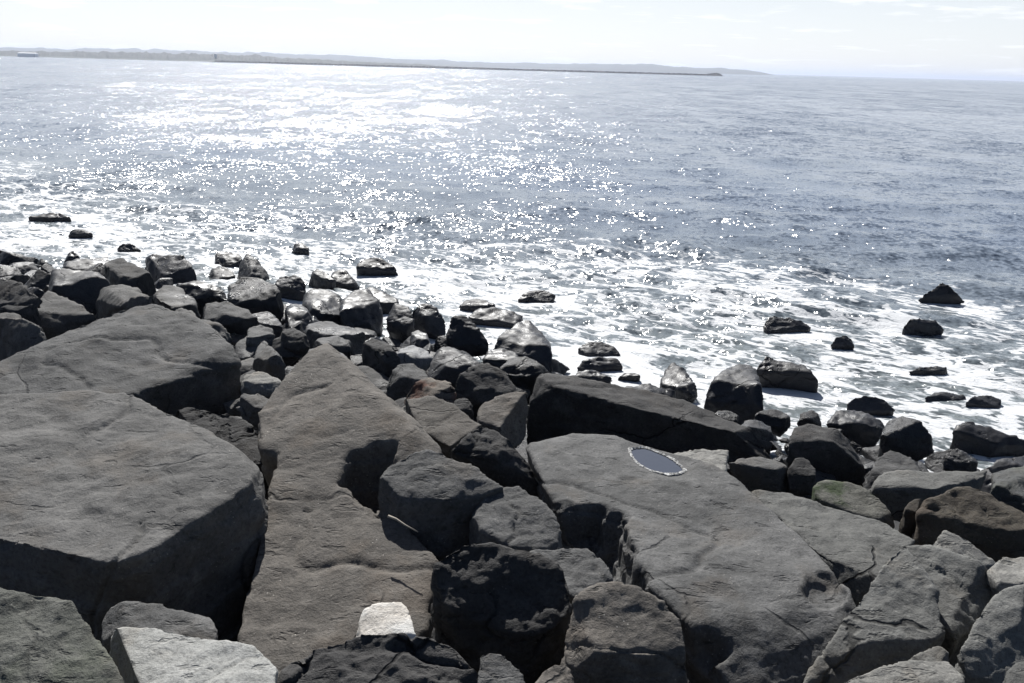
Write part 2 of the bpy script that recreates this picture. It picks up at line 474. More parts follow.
rock('grey rounded rock peeping out behind the charcoal lumpy boulder', 'mid',
     [(613,577),(600,596),(560,596),(520,575),(515,552),(540,548),(568,545),(590,548),(605,560)], [(606,612)], d=5.2, g=(0.05,0.35), thick=0.7, rough=1.2)
rock('wedge-shaped grey rock with black left side between two dark boulders', 'mid',
     [(512,547),(566,554),(564,535),(552,511),(536,496),(520,483),(500,487),(480,496),(483,507),(497,513),(508,528)],
     [(463,520),(468,540),(490,555),(540,575)], d=5.6, g=(0.06,0.3), thick=0.8, chips=10, rough=1.3)
rock('smooth rounded boulder with pitted top beside the hollow of the brown slab', 'mid',
     [(373,482),(400,494),(440,501),(480,497),(504,487),(475,466),(445,452),(425,446),(408,450),(385,465)],
     [(376,497),(390,518),(440,558),(466,548),(470,515)], d=6.1, g=(-0.05,0.45), thick=0.6, lump=1.3)
rock('black jagged rock above the smooth pitted boulder', 'dark',
     [(448,448),(470,443),(490,446),(520,456),(527,446),(502,430),(483,423),(470,429)],
     [(460,457),(500,484),(530,494),(546,487)], d=7.3, g=(0.0,0.45), thick=0.6, rough=1.9, chips=14)
# big slab with the pool
pud_px = [(630,451),(636,448.5),(644,448.5),(653,451),(664,455.5),(674,461),(682,468),(683,472),(676,474),(664,473.5),(652,471),(643,467),(635,460)]
SLAB_D = 5.25
def carve_pool(V):
    zc = POOL_Z
    A = np.array([at_z(x, y, zc) for x, y in pud_px])[:, :2]
    c = A.mean(0); dd = A - c
    ev, ew = np.linalg.eigh(dd.T @ dd / len(A))
    q = (V[:, :2] - c) @ ew
    r = np.sqrt((q[:, 0] / math.sqrt(ev[0] * 2)) ** 2 + (q[:, 1] / math.sqrt(ev[1] * 2)) ** 2)
    topm = V[:, 2] > zc - 0.25
    w = np.clip((1.75 - r) / 0.6, 0, 1); w = w * w * (3 - 2 * w)
    tgt = zc + np.where(r < 1.12, -0.04 * (1 - np.clip(r / 1.12, 0, 1) ** 2), 0.03 * np.clip(r - 1.12, 0, 1))
    V[:, 2] = np.where(topm, V[:, 2] * (1 - w) + tgt * w, V[:, 2])
    return V
_o = at_y(655, 590, SLAB_D)
POOL_Z = float(_o[2]) - 0.02
big_slab = rock('largest grey slab, right of centre, holding a small rain pool at its far end', 'mid',
     [(655,590),(640,560),(628,530),(632,510),(600,503),(553,500),(545,488),(527,443),(575,434),(610,435),(635,443),(697,459),(727,472),(748,493),(770,513),(800,533),(824,557),(852,590),
      (690,625,-.06),(735,700,-.34),(870,700,-.42),(875,640,-.16)], [(560,520),(600,540)], d=SLAB_D, g=(0,0.0), thick=1.2, chips=0, facets=0, lump=0.45, rough=0.9, post=carve_pool,
     pre=carve(([(520,488),(553,497),(580,501),(600,503),(615,508),(631,512),(629,530),(637,548),(641,562),(656,593),(640,670),(470,670),(470,490)], 0.42, POOL_Z - 0.2, 14),
               ([(680,650),(690,628),(708,625),(725,638),(737,652),(722,664),(700,670)], 0.16, POOL_Z - 0.45, 9),
               ([(798,590),(806,572),(822,568),(850,575),(853,590),(835,612),(815,606)], 0.09, POOL_Z - 0.3, 14)), name='rock_slab', cat='slab')
rock('grey slab split off the pool slab by a black crack', 'slate',
     [(765,507),(745,486),(786,491),(813,501),(848,511),(885,521),(918,538),(900,550),(878,580),(856,586),(824,557),(800,533)], [], d=6.6, g=(-0.02,0.02), thick=0.8, chips=2, name='rock_slab', cat='slab')
rock('light grey upright plate with a pointed top, lower right', 'slate',
     [(842,622),(866,592),(888,556),(905,543),(926,560),(931,573),(939,601),(946,634),(930,640),(905,653),(872,664)], [(800,690),(880,700)], d=5.0, g=(0.05,0.42), thick=0.7, chips=4, strata=2, name='rock_slab', cat='slab')
rock('cracked grey block right of the upright pointed plate', 'slate',
     [(950,640),(942,622),(934,580),(928,560),(900,541),(935,545),(968,560),(1000,571),(1001,585),(986,592),(973,615)], [], d=5.0, g=(0.0,0.3), thick=0.7, chips=4, strata=2)
rock('grey slab at the right edge below a forked black crack', 'slate',
     [(957,650),(972,624),(988,598),(1003,588),(1050,578),(1050,660),(1010,664),(965,664)], [(965,690),(1015,690)], d=4.6, g=(0.0,0.35), thick=0.7, strata=2, chips=4)
rock('light grey flat slab lying along the bottom edge, right', 'light',
     [(826,686),(860,672),(905,660),(948,659),(963,672),(962,740),(815,740)], [], d=4.1, g=(0,0.1), thick=0.5, chips=3, name='rock_slab', cat='slab')
rock('small grey chip of rock above the light flat slab', 'slate',
     [(905,661),(918,652),(935,645),(950,648),(952,660),(930,668)], [], d=4.5, g=(0,0.2), thick=0.4, cat='stone', name='stone')
rock('grey rock filling the very bottom right corner', 'slate',
     [(1008,668),(1020,656),(1060,650),(1060,740),(1005,740)], [], d=4.0, g=(0,0.2), thick=0.6)
rock('pale pointed stone lying before the weedy brown boulder', 'light',
     [(928,545),(945,527),(968,537),(988,549),(1002,558),(985,560),(962,558)], [], d=6.7, g=(0.0,0.35), thick=0.4, chips=4, cat='stone', name='stone')
rock('pale broken rock on the right edge, right of the pale pointed stone', 'light',
     [(985,566),(1000,557),(1050,552),(1050,585),(1002,586)], [], d=5.6, g=(0.0,0.15), thick=0.5, rough=1.4)
rock('dark brown weedy boulder at the right edge', 'weed',
     [(917,512),(940,516),(985,521),(1045,538),(1045,520),(1000,499),(977,487),(950,487),(928,496)],
     [(919,540),(945,545),(1000,558),(1045,560)], d=7.4, g=(0.0,0.35), thick=0.7, rough=1.5, lump=1.3)
rock('small brown rock at the left foot of the weedy boulder', 'weed',
     [(903,508),(912,498),(926,498),(930,508),(918,512)], [(905,525),(922,530)], d=7.6, g=(0,0.3), thick=0.5, cat='stone', name='stone')
rock('flat grey slab with lit top and black front, right side above weedy boulder', 'slate',
     [(903,484),(930,489),(968,487),(992,478),(987,469),(925,471),(884,470)],
     [(869,487),(872,512),(905,528),(960,510)], d=8.8, g=(0,0.05), thick=0.5, chips=3, name='rock_slab', cat='slab')
rock('layered dark rock with a pale left edge stacked behind the flat slab', 'mid',
     [(866,480),(882,466),(924,474),(923,466),(910,453),(890,447),(877,456)], [(866,492),(890,482)], d=9.8, g=(0.05,0.25), thick=0.5, strata=2.5)
rock('grey rock patched with green moss in front of the flat slab', 'moss',
     [(814,495),(830,504),(860,514),(890,524),(899,518),(886,503),(868,487),(850,480),(820,479),(811,486)], [(820,505),(860,524)], d=8.0, g=(0.02,0.3), thick=0.45, chips=5)
rock('black bulky boulder with a brown front bulge, right of the long black wall rock', 'dark',
     [(788,441),(805,437),(830,441),(858,441),(850,431),(825,427),(812,423),(796,424)],
     [(787,452),(803,472),(830,486),(864,488),(868,470)], d=10.2, g=(0,0.15), thick=0.7)
rock('rounded dark grey rock below the black bulky boulder', 'dark',
     [(788,468),(795,457),(806,456),(816,468),(817,475),(800,476)], [(790,488),(816,494)], d=9.2, g=(0,0.4), thick=0.4)
rock('long black wall-like boulder with thin lit top, right of centre', 'dark',
     [(534,381),(548,380),(572,387),(595,397),(612,398),(650,397),(690,405),(725,425),(762,437),(783,442),(735,427),(712,408),(672,397),(637,389),(612,387),(587,379),(558,373),(546,370),(535,374)],
     [(526,420),(524,450),(600,460),(690,480),(786,475),(787,450)], d=11.0, g=(-0.13,0.04), thick=1.0, chips=5, lump=0.9)
rock('light grey flat stone just beyond the rain pool', 'light',
     [(680,462),(672,452),(702,448),(729,450),(724,473),(712,470)], [(726,480)], d=8.7, g=(0,0.08), thick=0.4, chips=2, cat='stone', name='stone')
rock('square dark block with a bright lit top beside the flat stone beyond the pool', 'mid',
     [(742,464),(765,468),(787,471),(787,462),(765,456),(744,457)], [(728,462),(732,482),(760,496),(790,494)], d=9.3, g=(0,0.0), thick=0.5, chips=3)

# ============================================================ MIDDLE
rock('light brown tilted slab beside the ridge of the brown pointed slab', 'brown',
     [(449,447),(430,440),(406,413),(401,398),(420,392),(446,398),(462,409),(482,424),(468,435)], [], d=8.0, g=(0.1,0.2), thick=0.5, chips=4, name='rock_slab', cat='slab')
sil('rust-red stained rock above the light brown tilted slab', 'rust', [(396,394),(410,382),(430,376),(446,379),(457,390),(455,402),(420,406)], f=0.45, chips=5)
sil('small dark round stone beside the rust-red rock', 'dark', [(450,408),(455,399),(464,396),(473,404),(475,416),(466,421),(453,418)], f=0.2, cat='stone', name='stone')
sil('smooth grey rounded boulder left of the rust-red rock', 'mid', [(382,384),(387,372),(398,364),(412,363),(426,371),(430,384),(410,394)], f=0.6, chips=3)
sil('dome-shaped black boulder with a lit rim in the middle of the rocks', 'dark', [(451,390),(456,376),(468,366),(482,363),(503,370),(517,382),(521,394),(505,404),(475,408),(458,403)], f=0.18, chips=3)
sil('black boulder behind the dome-shaped one, its crest shining', 'wet', [(428,372),(434,353),(444,343),(456,346),(474,357),(485,368),(478,382),(455,392),(435,386)], f=0.22)
rock('light brown rock with a black right side left of the long black wall rock', 'brown',
     [(505,428),(478,420),(475,406),(490,397),(515,389),(530,392),(520,408)], [(528,440),(510,445)], d=9.6, g=(0.0,0.35), thick=0.4, chips=8)
sil('low dark rock resting against the tip of the long black wall rock', 'dark', [(497,372),(503,362),(515,355),(530,355),(545,365),(556,376),(540,384),(510,386)], f=0.2)
sil('wet tall boulder at the water edge, black right side and shining top', 'wet', [(489,350),(498,334),(514,322),(526,318),(538,327),(550,340),(553,358),(546,368),(520,360),(498,358)], f=0.45, h=0.6, chips=10)
sil('flat grey wet rock below the tall boulder at the water edge', 'wet', [(480,362),(488,351),(502,347),(518,352),(520,362),(500,370)], f=0.6, h=0.3)
sil('black slanting boulder at the water edge left of the tall one', 'wet', [(445,345),(447,322),(453,314),(466,316),(482,330),(492,342),(488,356),(470,358),(452,352)], f=0.15, h=0.55)
sil('left of two smooth blue-black boulders at the water edge', 'wet', [(384,326),(387,310),(396,302),(408,305),(414,318),(413,334),(398,336)], f=0.2, h=0.5, chips=4)
sil('right of two smooth blue-black boulders at the water edge', 'wet', [(406,326),(410,308),(424,301),(436,306),(446,318),(446,331),(428,336),(412,336)], f=0.25, h=0.5, chips=4)
sil('long sloping wet rock behind the two smooth blue-black boulders', 'wet', [(362,300),(368,285),(380,288),(396,297),(406,306),(400,314),(378,312)], f=0.55, h=0.35)
sil('glossy blocky rock with a white shining top, left block of the pair', 'wet', [(301,302),(305,290),(318,287),(336,291),(344,303),(342,322),(325,318),(308,310)], f=0.5, h=0.45, g=(0.0,0.3))
sil('glossy block shining white like foil beside the other shining block', 'wet', [(338,318),(342,300),(352,289),(368,287),(380,296),(384,315),(382,330),(360,331),(342,327)], f=0.62, h=0.5, g=(0.0,0.3), chips=12)
sil('dark block-shaped rock left of the shining blocks', 'wet', [(274,284),(280,276),(296,274),(307,282),(307,298),(294,304),(279,298)], f=0.25, h=0.4)
sil('rounded wet rock behind the shining blocks, left', 'wet', [(304,284),(308,273),(317,268),(328,273),(340,284),(332,292),(314,292)], f=0.25, h=0.35)
sil('sloping wet stone behind the shining blocks, right', 'wet', [(329,280),(334,271),(344,269),(354,276),(361,287),(348,290)], f=0.5, h=0.3)
sil('black angular rock under the left shining block', 'wet', [(281,318),(288,304),(300,302),(312,312),(320,326),(306,331),(290,326)], f=0.3, h=0.35)
sil('flat reddish-grey ledge below the shining blocks', 'mid', [(304,334),(308,322),(330,320),(356,327),(374,337),(370,347),(340,345)], f=0.5, h=0.2, name='rock_slab', cat='slab')
sil('black wedge rock below the flat reddish-grey ledge', 'dark', [(358,358),(362,343),(372,336),(388,341),(400,356),(404,368),(385,371),(365,366)], f=0.18, h=0.3)
sil('long thin stone behind the peak of the brown pointed slab', 'mid', [(312,345),(320,337),(338,335),(350,341),(352,350),(330,352)], f=0.4, h=0.2, cat='stone', name='stone')
sil('stone gleaming bright white among black rocks, middle', 'pale', [(394,358),(400,349),(414,346),(428,350),(434,360),(424,369),(404,368)], f=0.6, h=0.15, cat='stone', name='stone', chips=3)  # pale rock colour stands in for the sheen of a wet stone
sil('small rounded wet stone above the gleaming bright stone', 'wet', [(408,344),(411,333),(418,329),(427,334),(431,346),(420,350)], f=0.35, h=0.25, cat='stone', name='stone')
sil('small black stone right of the rounded wet stone', 'dark', [(430,346),(436,336),(448,334),(456,342),(456,352),(442,354)], f=0.2, h=0.2, cat='stone', name='stone')
sil('small pyramid of grey rock left of the peak of the brown slab', 'mid', [(249,368),(254,350),(262,338),(270,344),(282,358),(288,370),(270,376)], f=0.5)
sil('pale grey layered stone at the left foot of the brown slab peak', 'light', [(240,384),(246,374),(262,371),(278,377),(284,386),(270,396),(250,394)], f=0.6, cat='stone', name='stone')
sil('flat pale stone under the pale grey layered stone', 'mid', [(238,400),(242,393),(262,394),(274,400),(270,409),(248,410)], f=0.5, cat='stone', name='stone')
sil('rounded grey stone right of the tilted slab top', 'mid', [(244,340),(248,328),(260,322),(272,328),(278,342),(262,348)], f=0.4, h=0.2, cat='stone', name='stone')
sil('black slanting stone between the two rounded grey stones', 'dark', [(278,342),(283,330),(294,326),(306,334),(312,346),(296,352)], f=0.2, h=0.2, cat='stone', name='stone')
sil('light oval stone behind the black slanting stone', 'light', [(246,320),(254,313),(270,312),(280,318),(284,327),(266,328)], f=0.6, h=0.12, cat='stone', name='stone')

# ============================================================ UPPER LEFT
sil('grey sloping slab cut by the left edge above the tilted slab', 'dry', [(-40,372),(-40,300),(0,296),(12,303),(25,326),(39,341),(34,352),(0,366)], f=0.9, d=12.5, name='rock_slab', cat='slab')
sil('dark rounded boulder cut by the left edge near the surf', 'dark', [(-20,312),(-18,280),(0,276),(20,280),(40,294),(36,308),(15,318)], f=0.25)
rock('wedge-shaped rock with lit top and black front near the left edge', 'dry',
     [(25,318),(45,309),(75,312),(98,314),(65,296),(47,288),(24,312)], [(24,326),(45,340),(68,333)], d=14.2, g=(0,0.12), thick=0.6)
sil('black boulder with a wet gleam in its middle near the surf, left', 'wet', [(40,288),(43,275),(52,269),(82,268),(103,274),(110,286),(96,294),(76,302),(50,298)], f=0.5, h=0.5, chips=10)
sil('smooth grey rounded rock with blue-black underside, upper left', 'dry', [(74,303),(84,294),(102,288),(120,283),(136,287),(149,299),(140,308),(102,314)], f=0.5)
sil('black long boulder sloping down to the right, upper left', 'dark', [(101,272),(104,259),(118,254),(132,259),(152,271),(165,283),(158,292),(147,298),(120,290)], f=0.15, h=0.6)
sil('flat wet rock gleaming pale behind the black long boulder', 'wet', [(57,268),(64,262),(84,258),(108,255),(112,263),(95,271),(70,273)], f=0.7, h=0.1)
sil('small black stone above the flat gleaming rock', 'wet', [(63,262),(66,253),(73,250),(80,256),(82,263),(72,265)], f=0.2, h=0.1, cat='stone', name='stone')
sil('lumpy dark boulder with pale streaks at the surf edge', 'wet', [(142,266),(144,256),(152,252),(166,256),(182,254),(193,263),(200,277),(186,284),(164,282)], f=0.35, h=0.35, rough=1.8)
sil('grey lumpy rock behind the top of the tilted slab', 'dry', [(148,302),(156,291),(166,283),(184,286),(196,298),(200,312),(178,316)], f=0.55, h=0.35)
sil('flat layered wet rock with white gleam, upper left', 'wet', [(176,292),(182,282),(200,279),(220,286),(230,296),(216,304),(192,302)], f=0.7, h=0.2, strata=2)
sil('flat brown-grey slab right of the tilted slab top', 'mid', [(196,316),(202,302),(222,299),(246,308),(262,320),(250,330),(220,326)], f=0.5, h=0.15, name='rock_slab', cat='slab')
sil('low grey rock lying against the back of the tilted slab', 'dry', [(168,318),(176,308),(196,312),(216,322),(232,330),(226,341),(196,336)], f=0.6)
sil('dark upright block at the surf, leaning left', 'wet', [(213,264),(214,252),(226,250),(242,255),(244,268),(230,272)], f=0.35, h=0.45)
sil('wet low stone below the leaning upright block', 'wet', [(207,280),(209,268),(218,264),(234,270),(238,282),(222,288)], f=0.5, h=0.2, cat='stone', name='stone')
sil('pointed grey rock with a pale left edge at the surf', 'mid', [(226,288),(236,268),(247,251),(256,258),(272,278),(268,288),(246,292)], f=0.2, h=0.6)
sil('black square boulder with a lit top below the pointed grey rock', 'dark', [(226,304),(228,286),(240,278),(262,277),(276,284),(289,302),(284,316),(256,317),(236,312)], f=0.28, h=0.45)

# ============================================================ RIGHT, AT THE WATER
sil('black wedge boulder with lit left rim at the water, right of centre', 'wet', [(701,396),(714,378),(728,366),(738,361),(752,364),(758,372),(763,390),(766,408),(752,414),(733,413),(711,405)], f=0.2, h=0.55, g=(0,0.1))
sil('dark lumpy rock in the foam just behind the black wedge boulder', 'wet', [(755,368),(766,355),(778,358),(790,362),(806,365),(814,373),(820,384),(800,388),(776,380)], f=0.2, sea=True, rough=1.6, group='rocks standing in the sea')
SEA = 'rocks standing in the sea'
sil('dark rock with white water streaming off it', 'wet', [(763,324),(767,316),(778,315),(796,320),(808,322),(814,331),(796,334),(776,330)], f=0.3, sea=True, group=SEA, rough=1.6)
sil('small round black rock in the foam, right', 'wet', [(831,344),(836,336),(845,334),(853,337),(855,346),(842,349)], f=0.25, g=(0, .9), sea=True, group=SEA)
sil('black pyramid rock standing in the sea, farthest out on the right', 'wet', [(917,300),(928,291),(941,281),(947,284),(957,294),(965,302),(942,304)], f=0.1, g=(0, 1.5), sea=True, group=SEA, chips=0, facets=0, lump=0.5)
sil('humped black rock in the sea below the pyramid rock', 'wet', [(904,328),(909,319),(920,317),(936,320),(946,331),(930,335),(912,332)], f=0.25, g=(0, .7), sea=True, group=SEA)
sil('thin flat black rock barely above the water, right', 'wet', [(908,371),(920,366),(934,365),(949,367),(940,372),(922,375)], f=0.4, sea=True, group=SEA)
sil('long low black rock in the foam at the right, left half', 'wet', [(926,397),(934,392),(950,391),(966,396),(955,402),(936,401)], f=0.4, sea=True, group=SEA)
sil('long low black rock in the foam at the right, right half', 'wet', [(965,402),(972,395),(990,394),(1004,400),(1000,407),(980,407)], f=0.35, sea=True, group=SEA)
sil('black hump rock in the foam above the two-tone boulder', 'wet', [(847,404),(854,396),(868,394),(884,397),(897,411),(884,416),(862,412)], f=0.2, g=(0, .7), sea=True, group=SEA)
sil('flat washed rock left of the two-tone boulder', 'wet', [(826,424),(836,410),(852,409),(876,415),(890,424),(884,434),(850,434)], f=0.7, h=0.1, strata=2)
rock('two-tone boulder by the water, lit grey left half and black right half', 'mid',
     [(882,430),(889,419),(903,415),(912,421),(904,434),(897,442)], [(880,438),(898,449),(920,420,.1),(935,437),(935,453)], d=12.5, g=(0.75,0.25), thick=0.6, chips=3, lump=0.6)
sil('black elongated rock in the foam at the right edge', 'wet', [(952,432),(957,423),(970,420),(990,429),(1014,436),(1045,446),(1040,455),(1005,447),(972,436)], f=0.2, g=(0, .5), sea=True, group=SEA)
sil('grey upright block by the foam, right', 'mid', [(943,470),(945,448),(958,448),(974,456),(986,468),(975,473)], f=0.3, h=0.3)
sil('flat black rock at the right edge between foam and greenish boulder', 'wet', [(988,466),(1000,458),(1030,454),(1045,460),(1040,468),(1005,470)], f=0.5, h=0.1)
sil('greenish grey boulder cut by the right edge', 'green', [(988,492),(994,474),(1010,467),(1045,462),(1045,505),(1024,510),(1000,505)], f=0.8)
sil('dark low stone left of two small stones by the water, right of centre', 'dark', [(751,420),(757,410),(772,408),(786,412),(796,424),(776,428)], f=0.3, h=0.3, cat='stone', name='stone')
sil('small dark pointed stone against the black bulky boulder', 'dark', [(796,424),(801,413),(812,409),(822,417),(826,428),(810,430)], f=0.2, h=0.4, cat='stone', name='stone')
sil('grey rounded stone between the black wedge boulder and the long wall rock', 'mid', [(738,430),(744,421),(758,419),(772,425),(778,436),(758,440)], f=0.4, h=0.25, cat='stone', name='stone')
sil('small black stone in front of the black wedge boulder', 'dark', [(712,418),(718,410),(730,409),(738,416),(738,426),(722,426)], f=0.3, h=0.3, cat='stone', name='stone')
# flat wet rocks in the foam, centre
sil('dark boulder in the surf at the far left of centre', 'wet', [(357,268),(359,260),(368,257),(384,258),(396,266),(399,274),(380,277),(364,275)], f=0.2, g=(0, .6), sea=True, group=SEA)
sil('small brown rock in the surf with foam trail', 'wet', [(291,250),(294,243),(302,242),(309,247),(308,252),(298,253)], f=0.3, sea=True, group=SEA)
sil('long low black rock in the sea, farthest left', 'wet', [(28,217),(44,213),(60,212),(70,217),(73,222),(50,222)], f=0.2, g=(0, .5), sea=True, group=SEA)
sil('small low black rock in the surf below the long low one, left', 'wet', [(67,234),(72,229),(84,228),(94,234),(80,238)], f=0.3, sea=True, group=SEA)
sil('tiny brown rock awash in white surf, left', 'wet', [(116,247),(124,243),(134,244),(141,250),(128,253)], f=0.3, sea=True, group=SEA)
sil('flat rock washed white on top with a black lower edge, centre', 'wet', [(518,298),(528,291),(545,289),(556,295),(552,302),(535,303)], f=0.6, sea=True, group=SEA)
sil('low grey rock awash left of the white-washed flat rock', 'wet', [(458,306),(466,299),(482,298),(495,305),(488,310),(470,310)], f=0.4, sea=True, group=SEA)
sil('broad low rock awash in foam beside the slanting black boulder', 'wet', [(466,318),(476,309),(500,306),(524,315),(516,324),(486,325)], f=0.7, sea=True, group=SEA)
sil('arched black rock in the foam, upper of a pair in the centre', 'wet', [(577,348),(586,341),(602,341),(616,346),(622,356),(606,354),(590,354)], f=0.3, sea=True, group=SEA)
sil('arched black rock in the foam, lower of a pair in the centre', 'wet', [(577,366),(584,359),(602,356),(618,358),(624,367),(610,372),(590,371)], f=0.4, sea=True, group=SEA)
sil('flat dark rock below the arched pair in the foam', 'wet', [(572,380),(578,370),(594,370),(612,378),(604,384),(584,385)], f=0.4, sea=True, group=SEA)
sil('tiny flat black rock in the foam right of the flat dark rock', 'wet', [(617,377),(624,372),(634,372),(640,376),(630,380)], f=0.4, sea=True, group=SEA)
sil('triangular wet rock with gleaming face in the foam, centre', 'wet', [(660,384),(666,368),(674,361),(686,372),(700,388),(690,394),(672,390)], f=0.7, sea=True, group=SEA, g=(0, .3))
sil('long flat wet rock along the back of the black wall rock', 'wet', [(616,393),(626,385),(650,383),(676,388),(690,397),(670,402),(634,400)], f=0.5, h=0.2)

# ------------------------------------------------------------ cobbles in the gaps
def cobbles():
    protos = []
    rs = np.random.RandomState(5)
    for k in range(7):
        pts = rs.normal(size=(11, 3)); pts /= np.linalg.norm(pts, axis=1)[:, None]
        pts *= np.array((0.32, 0.25, 0.18)) * rs.uniform(0.7, 1.2, (11, 1))
        o = finish_rock('cobble', [pts + np.array((0, 12.0, 0))], ['mid', 'dark', 'dry', 'dark', 'mid', 'wet', 'brown'][k], voxel=0.025)
        protos.append(o)
    spots = []
    tries = 0
    while len(spots) < 270 and tries < 9000:
        tries += 1
        px = rs.uniform(0, 1000); py = rs.uniform(258, 420) if px < 560 else rs.uniform(370, 490)
        q = at_plane(px, py, S(0, 0) - 0.12, SG, (0, 0))
        sd = NS @ q[:2] - CS
        if sd > 0.4 or q[1] < 7 or q[1] > 32 or (px < 245 and py > 300) or (500 < px < 800 and py > 398): continue
        if all(math.hypot(q[0] - s[0], q[1] - s[1]) > 0.40 for s in spots): spots.append(q)
    for k, q in enumerate(spots):
        p = protos[k % 7]
        o = p if k < 7 else p.copy()
        if k >= 7: COL.objects.link(o)
        s = rs.uniform(0.7, 1.9)
        o.location = (q[0], q[1], S(q[0], q[1]) - 0.28)
        o.scale = (s, s, s * rs.uniform(0.8, 1.2)); o.rotation_euler = (rs.uniform(-.3, .3), rs.uniform(-.3, .3), rs.uniform(0, 6.28))
        tag(o, 'small cobble lying in the gaps between the larger boulders', 'cobble', 'cobbles in the gaps between boulders')
cobbles()

def chips():
    rs = np.random.RandomState(9)
    protos = []
    for k in range(5):
        pts = rs.normal(size=(9, 3)); pts /= np.linalg.norm(pts, axis=1)[:, None]
        pts *= np.array((0.15, 0.11, 0.07)) * rs.uniform(0.6, 1.25, (9, 1))
        protos.append(finish_rock('rock_chip', [pts + np.array((0, 12.0, 0))], ['mid', 'dark', 'slate', 'dark', 'light'][k], voxel=0.014))
    k = 0
    while k < 170:
        px = rs.uniform(150, 960); py = rs.uniform(285, 420) if px < 560 else rs.uniform(400, 500)
        q = at_plane(px, py, S(0, 0), SG, (0, 0))
        sd = NS @ q[:2] - CS
        if sd > -0.6 or q[1] < 7.5 or q[1] > 28: continue
        o = protos[k] if k < 5 else protos[k % 5].copy()
        if k >= 5: COL.objects.link(o)
        sc_ = rs.uniform(0.6, 1.4)
        o.location = (q[0], q[1], S(q[0], q[1]) + rs.uniform(-0.15, 0.06))
        o.scale = (sc_, sc_, sc_); o.rotation_euler = (rs.uniform(-.6, .6), rs.uniform(-.6, .6), rs.uniform(0, 6.28))
        tag(o, 'small broken chip of stone lodged among the shoreline boulders', 'rock chip', 'stone chips among the boulders')
        k += 1
chips()

# ------------------------------------------------------------ rain pool on the slab
def pool():
    P = np.array([at_z(x, y, POOL_Z - 0.004) for x, y in pud_px])
    c = P.mean(0)
    ring = []
    n = len(P)
    for i in range(n):
        a, b, c2, d2 = P[i - 1], P[i], P[(i + 1) % n], P[(i + 2) % n]
        for t in np.linspace(0, 1, 6)[:-1]:
            ring.append(0.5 * ((2 * b) + (c2 - a) * t + (2 * a - 5 * b + 4 * c2 - d2) * t * t + (3 * b - a - 3 * c2 + d2) * t ** 3))
    ring = np.array(ring)
    wob = 1 + 0.05 * fbm(ring * 9.0, 31, 3)
    ring[:, :2] = c[:2] + (ring[:, :2] - c[:2]) * wob[:, None]
    low = ring.copy(); low[:, 2] -= 0.05
    m, t = new_mat('pool_water')
    gp = t.n('ShaderNodeNewGeometry').outputs['Position']
    t.out(t.bsdf((0.07, 0.078, 0.098), 0.05, t.bump(t.noise(gp, 18, 2), 0.08, 0.01), IOR=1.33))
    k = len(ring)
    o = link_mesh('rain_pool', np.vstack([ring * 1.0, low]), [list(range(k))[::-1]] + [[i, (i + 1) % k, (i + 1) % k + k, i + k] for i in range(k)], m, origin=c, smooth=False)
    o.data.polygons[0].flip() if o.data.polygons[0].normal.z < 0 else None
    tag(o, 'small oval blue-grey rain pool with a white uneven rim on the largest slab', 'pool')
    # raised uneven rim in mottled pale grey
    m2, t2 = new_mat('mottled_pale')
    tp = t2.n('ShaderNodeTexCoord').outputs['Object']
    t2.out(t2.bsdf(t2.mix(t2.ss(t2.noise(tp, 45, 3), 0.42, 0.6), (0.14, 0.137, 0.13), (0.46, 0.46, 0.45)), 0.8))
    rs = random.Random(3)
    V, Fc = [], []
    nn = 2 * k
    for i in range(nn):
        q = ring[i // 2] + (ring[(i // 2 + 1) % k] - ring[i // 2]) * (i % 2) / 2
        out = (q - c); out[2] = 0; out /= np.linalg.norm(out)
        wd = 0.006 + 0.050 * max(0.0, float(perlin(np.array([[i * 0.11, 0.5, 0.5]]), 4)[0]) + 0.25) * rs.uniform(0.6, 1.2)
        for o_, z_ in ((-0.012 * rs.random() - 0.003, 0.0), (wd * 0.4, 0.008 * rs.random() + 0.004), (wd, 0.006 * rs.random()), (wd + 0.004, -0.03)):
            p = q + out * o_
            V.append((p[0], p[1], POOL_Z + 0.002 + z_))
    for i in range(nn):
        for j in range(3):
            Fc.append([i * 4 + j, i * 4 + j + 1, ((i + 1) % nn) * 4 + j + 1, ((i + 1) % nn) * 4 + j])
    link_mesh('pale_rim', V, Fc, m2, parent=o, smooth=False)
pool()

# ------------------------------------------------------------ driftwood twig by the hollow
def twig():
    m, t = new_mat('driftwood')
    tp = t.n('ShaderNodeTexCoord').outputs['Object']
    t.out(t.bsdf(t.mix(t.noise(tp, 20, 4), (0.22, 0.19, 0.15), (0.4, 0.36, 0.3)), 0.8))
    pts = [at_y(x, y, d) for x, y, d in ((388,516,5.75),(396,519,5.72),(405,525,5.66),(418,532,5.6))]
    c = pts[0]
    V, Fc = [], []
    for i, p in enumerate(pts):
        for k in range(6):
            a = k * math.pi / 3; r = 0.011 * (1 - 0.2 * i)
            V.append(p + np.array((r * math.cos(a) * 0.5, r * math.sin(a), r * math.cos(a))))
    for i in range(3):
        for k in range(6): Fc.append([i * 6 + k, i * 6 + (k + 1) % 6, (i + 1) * 6 + (k + 1) % 6, (i + 1) * 6 + k])
    Fc += [list(range(6))[::-1], list(range(18, 24))]
    tag(link_mesh('twig', V, Fc, m, origin=c), 'thin pale driftwood twig on the brown slab beside the smooth pitted boulder', 'twig')
twig()

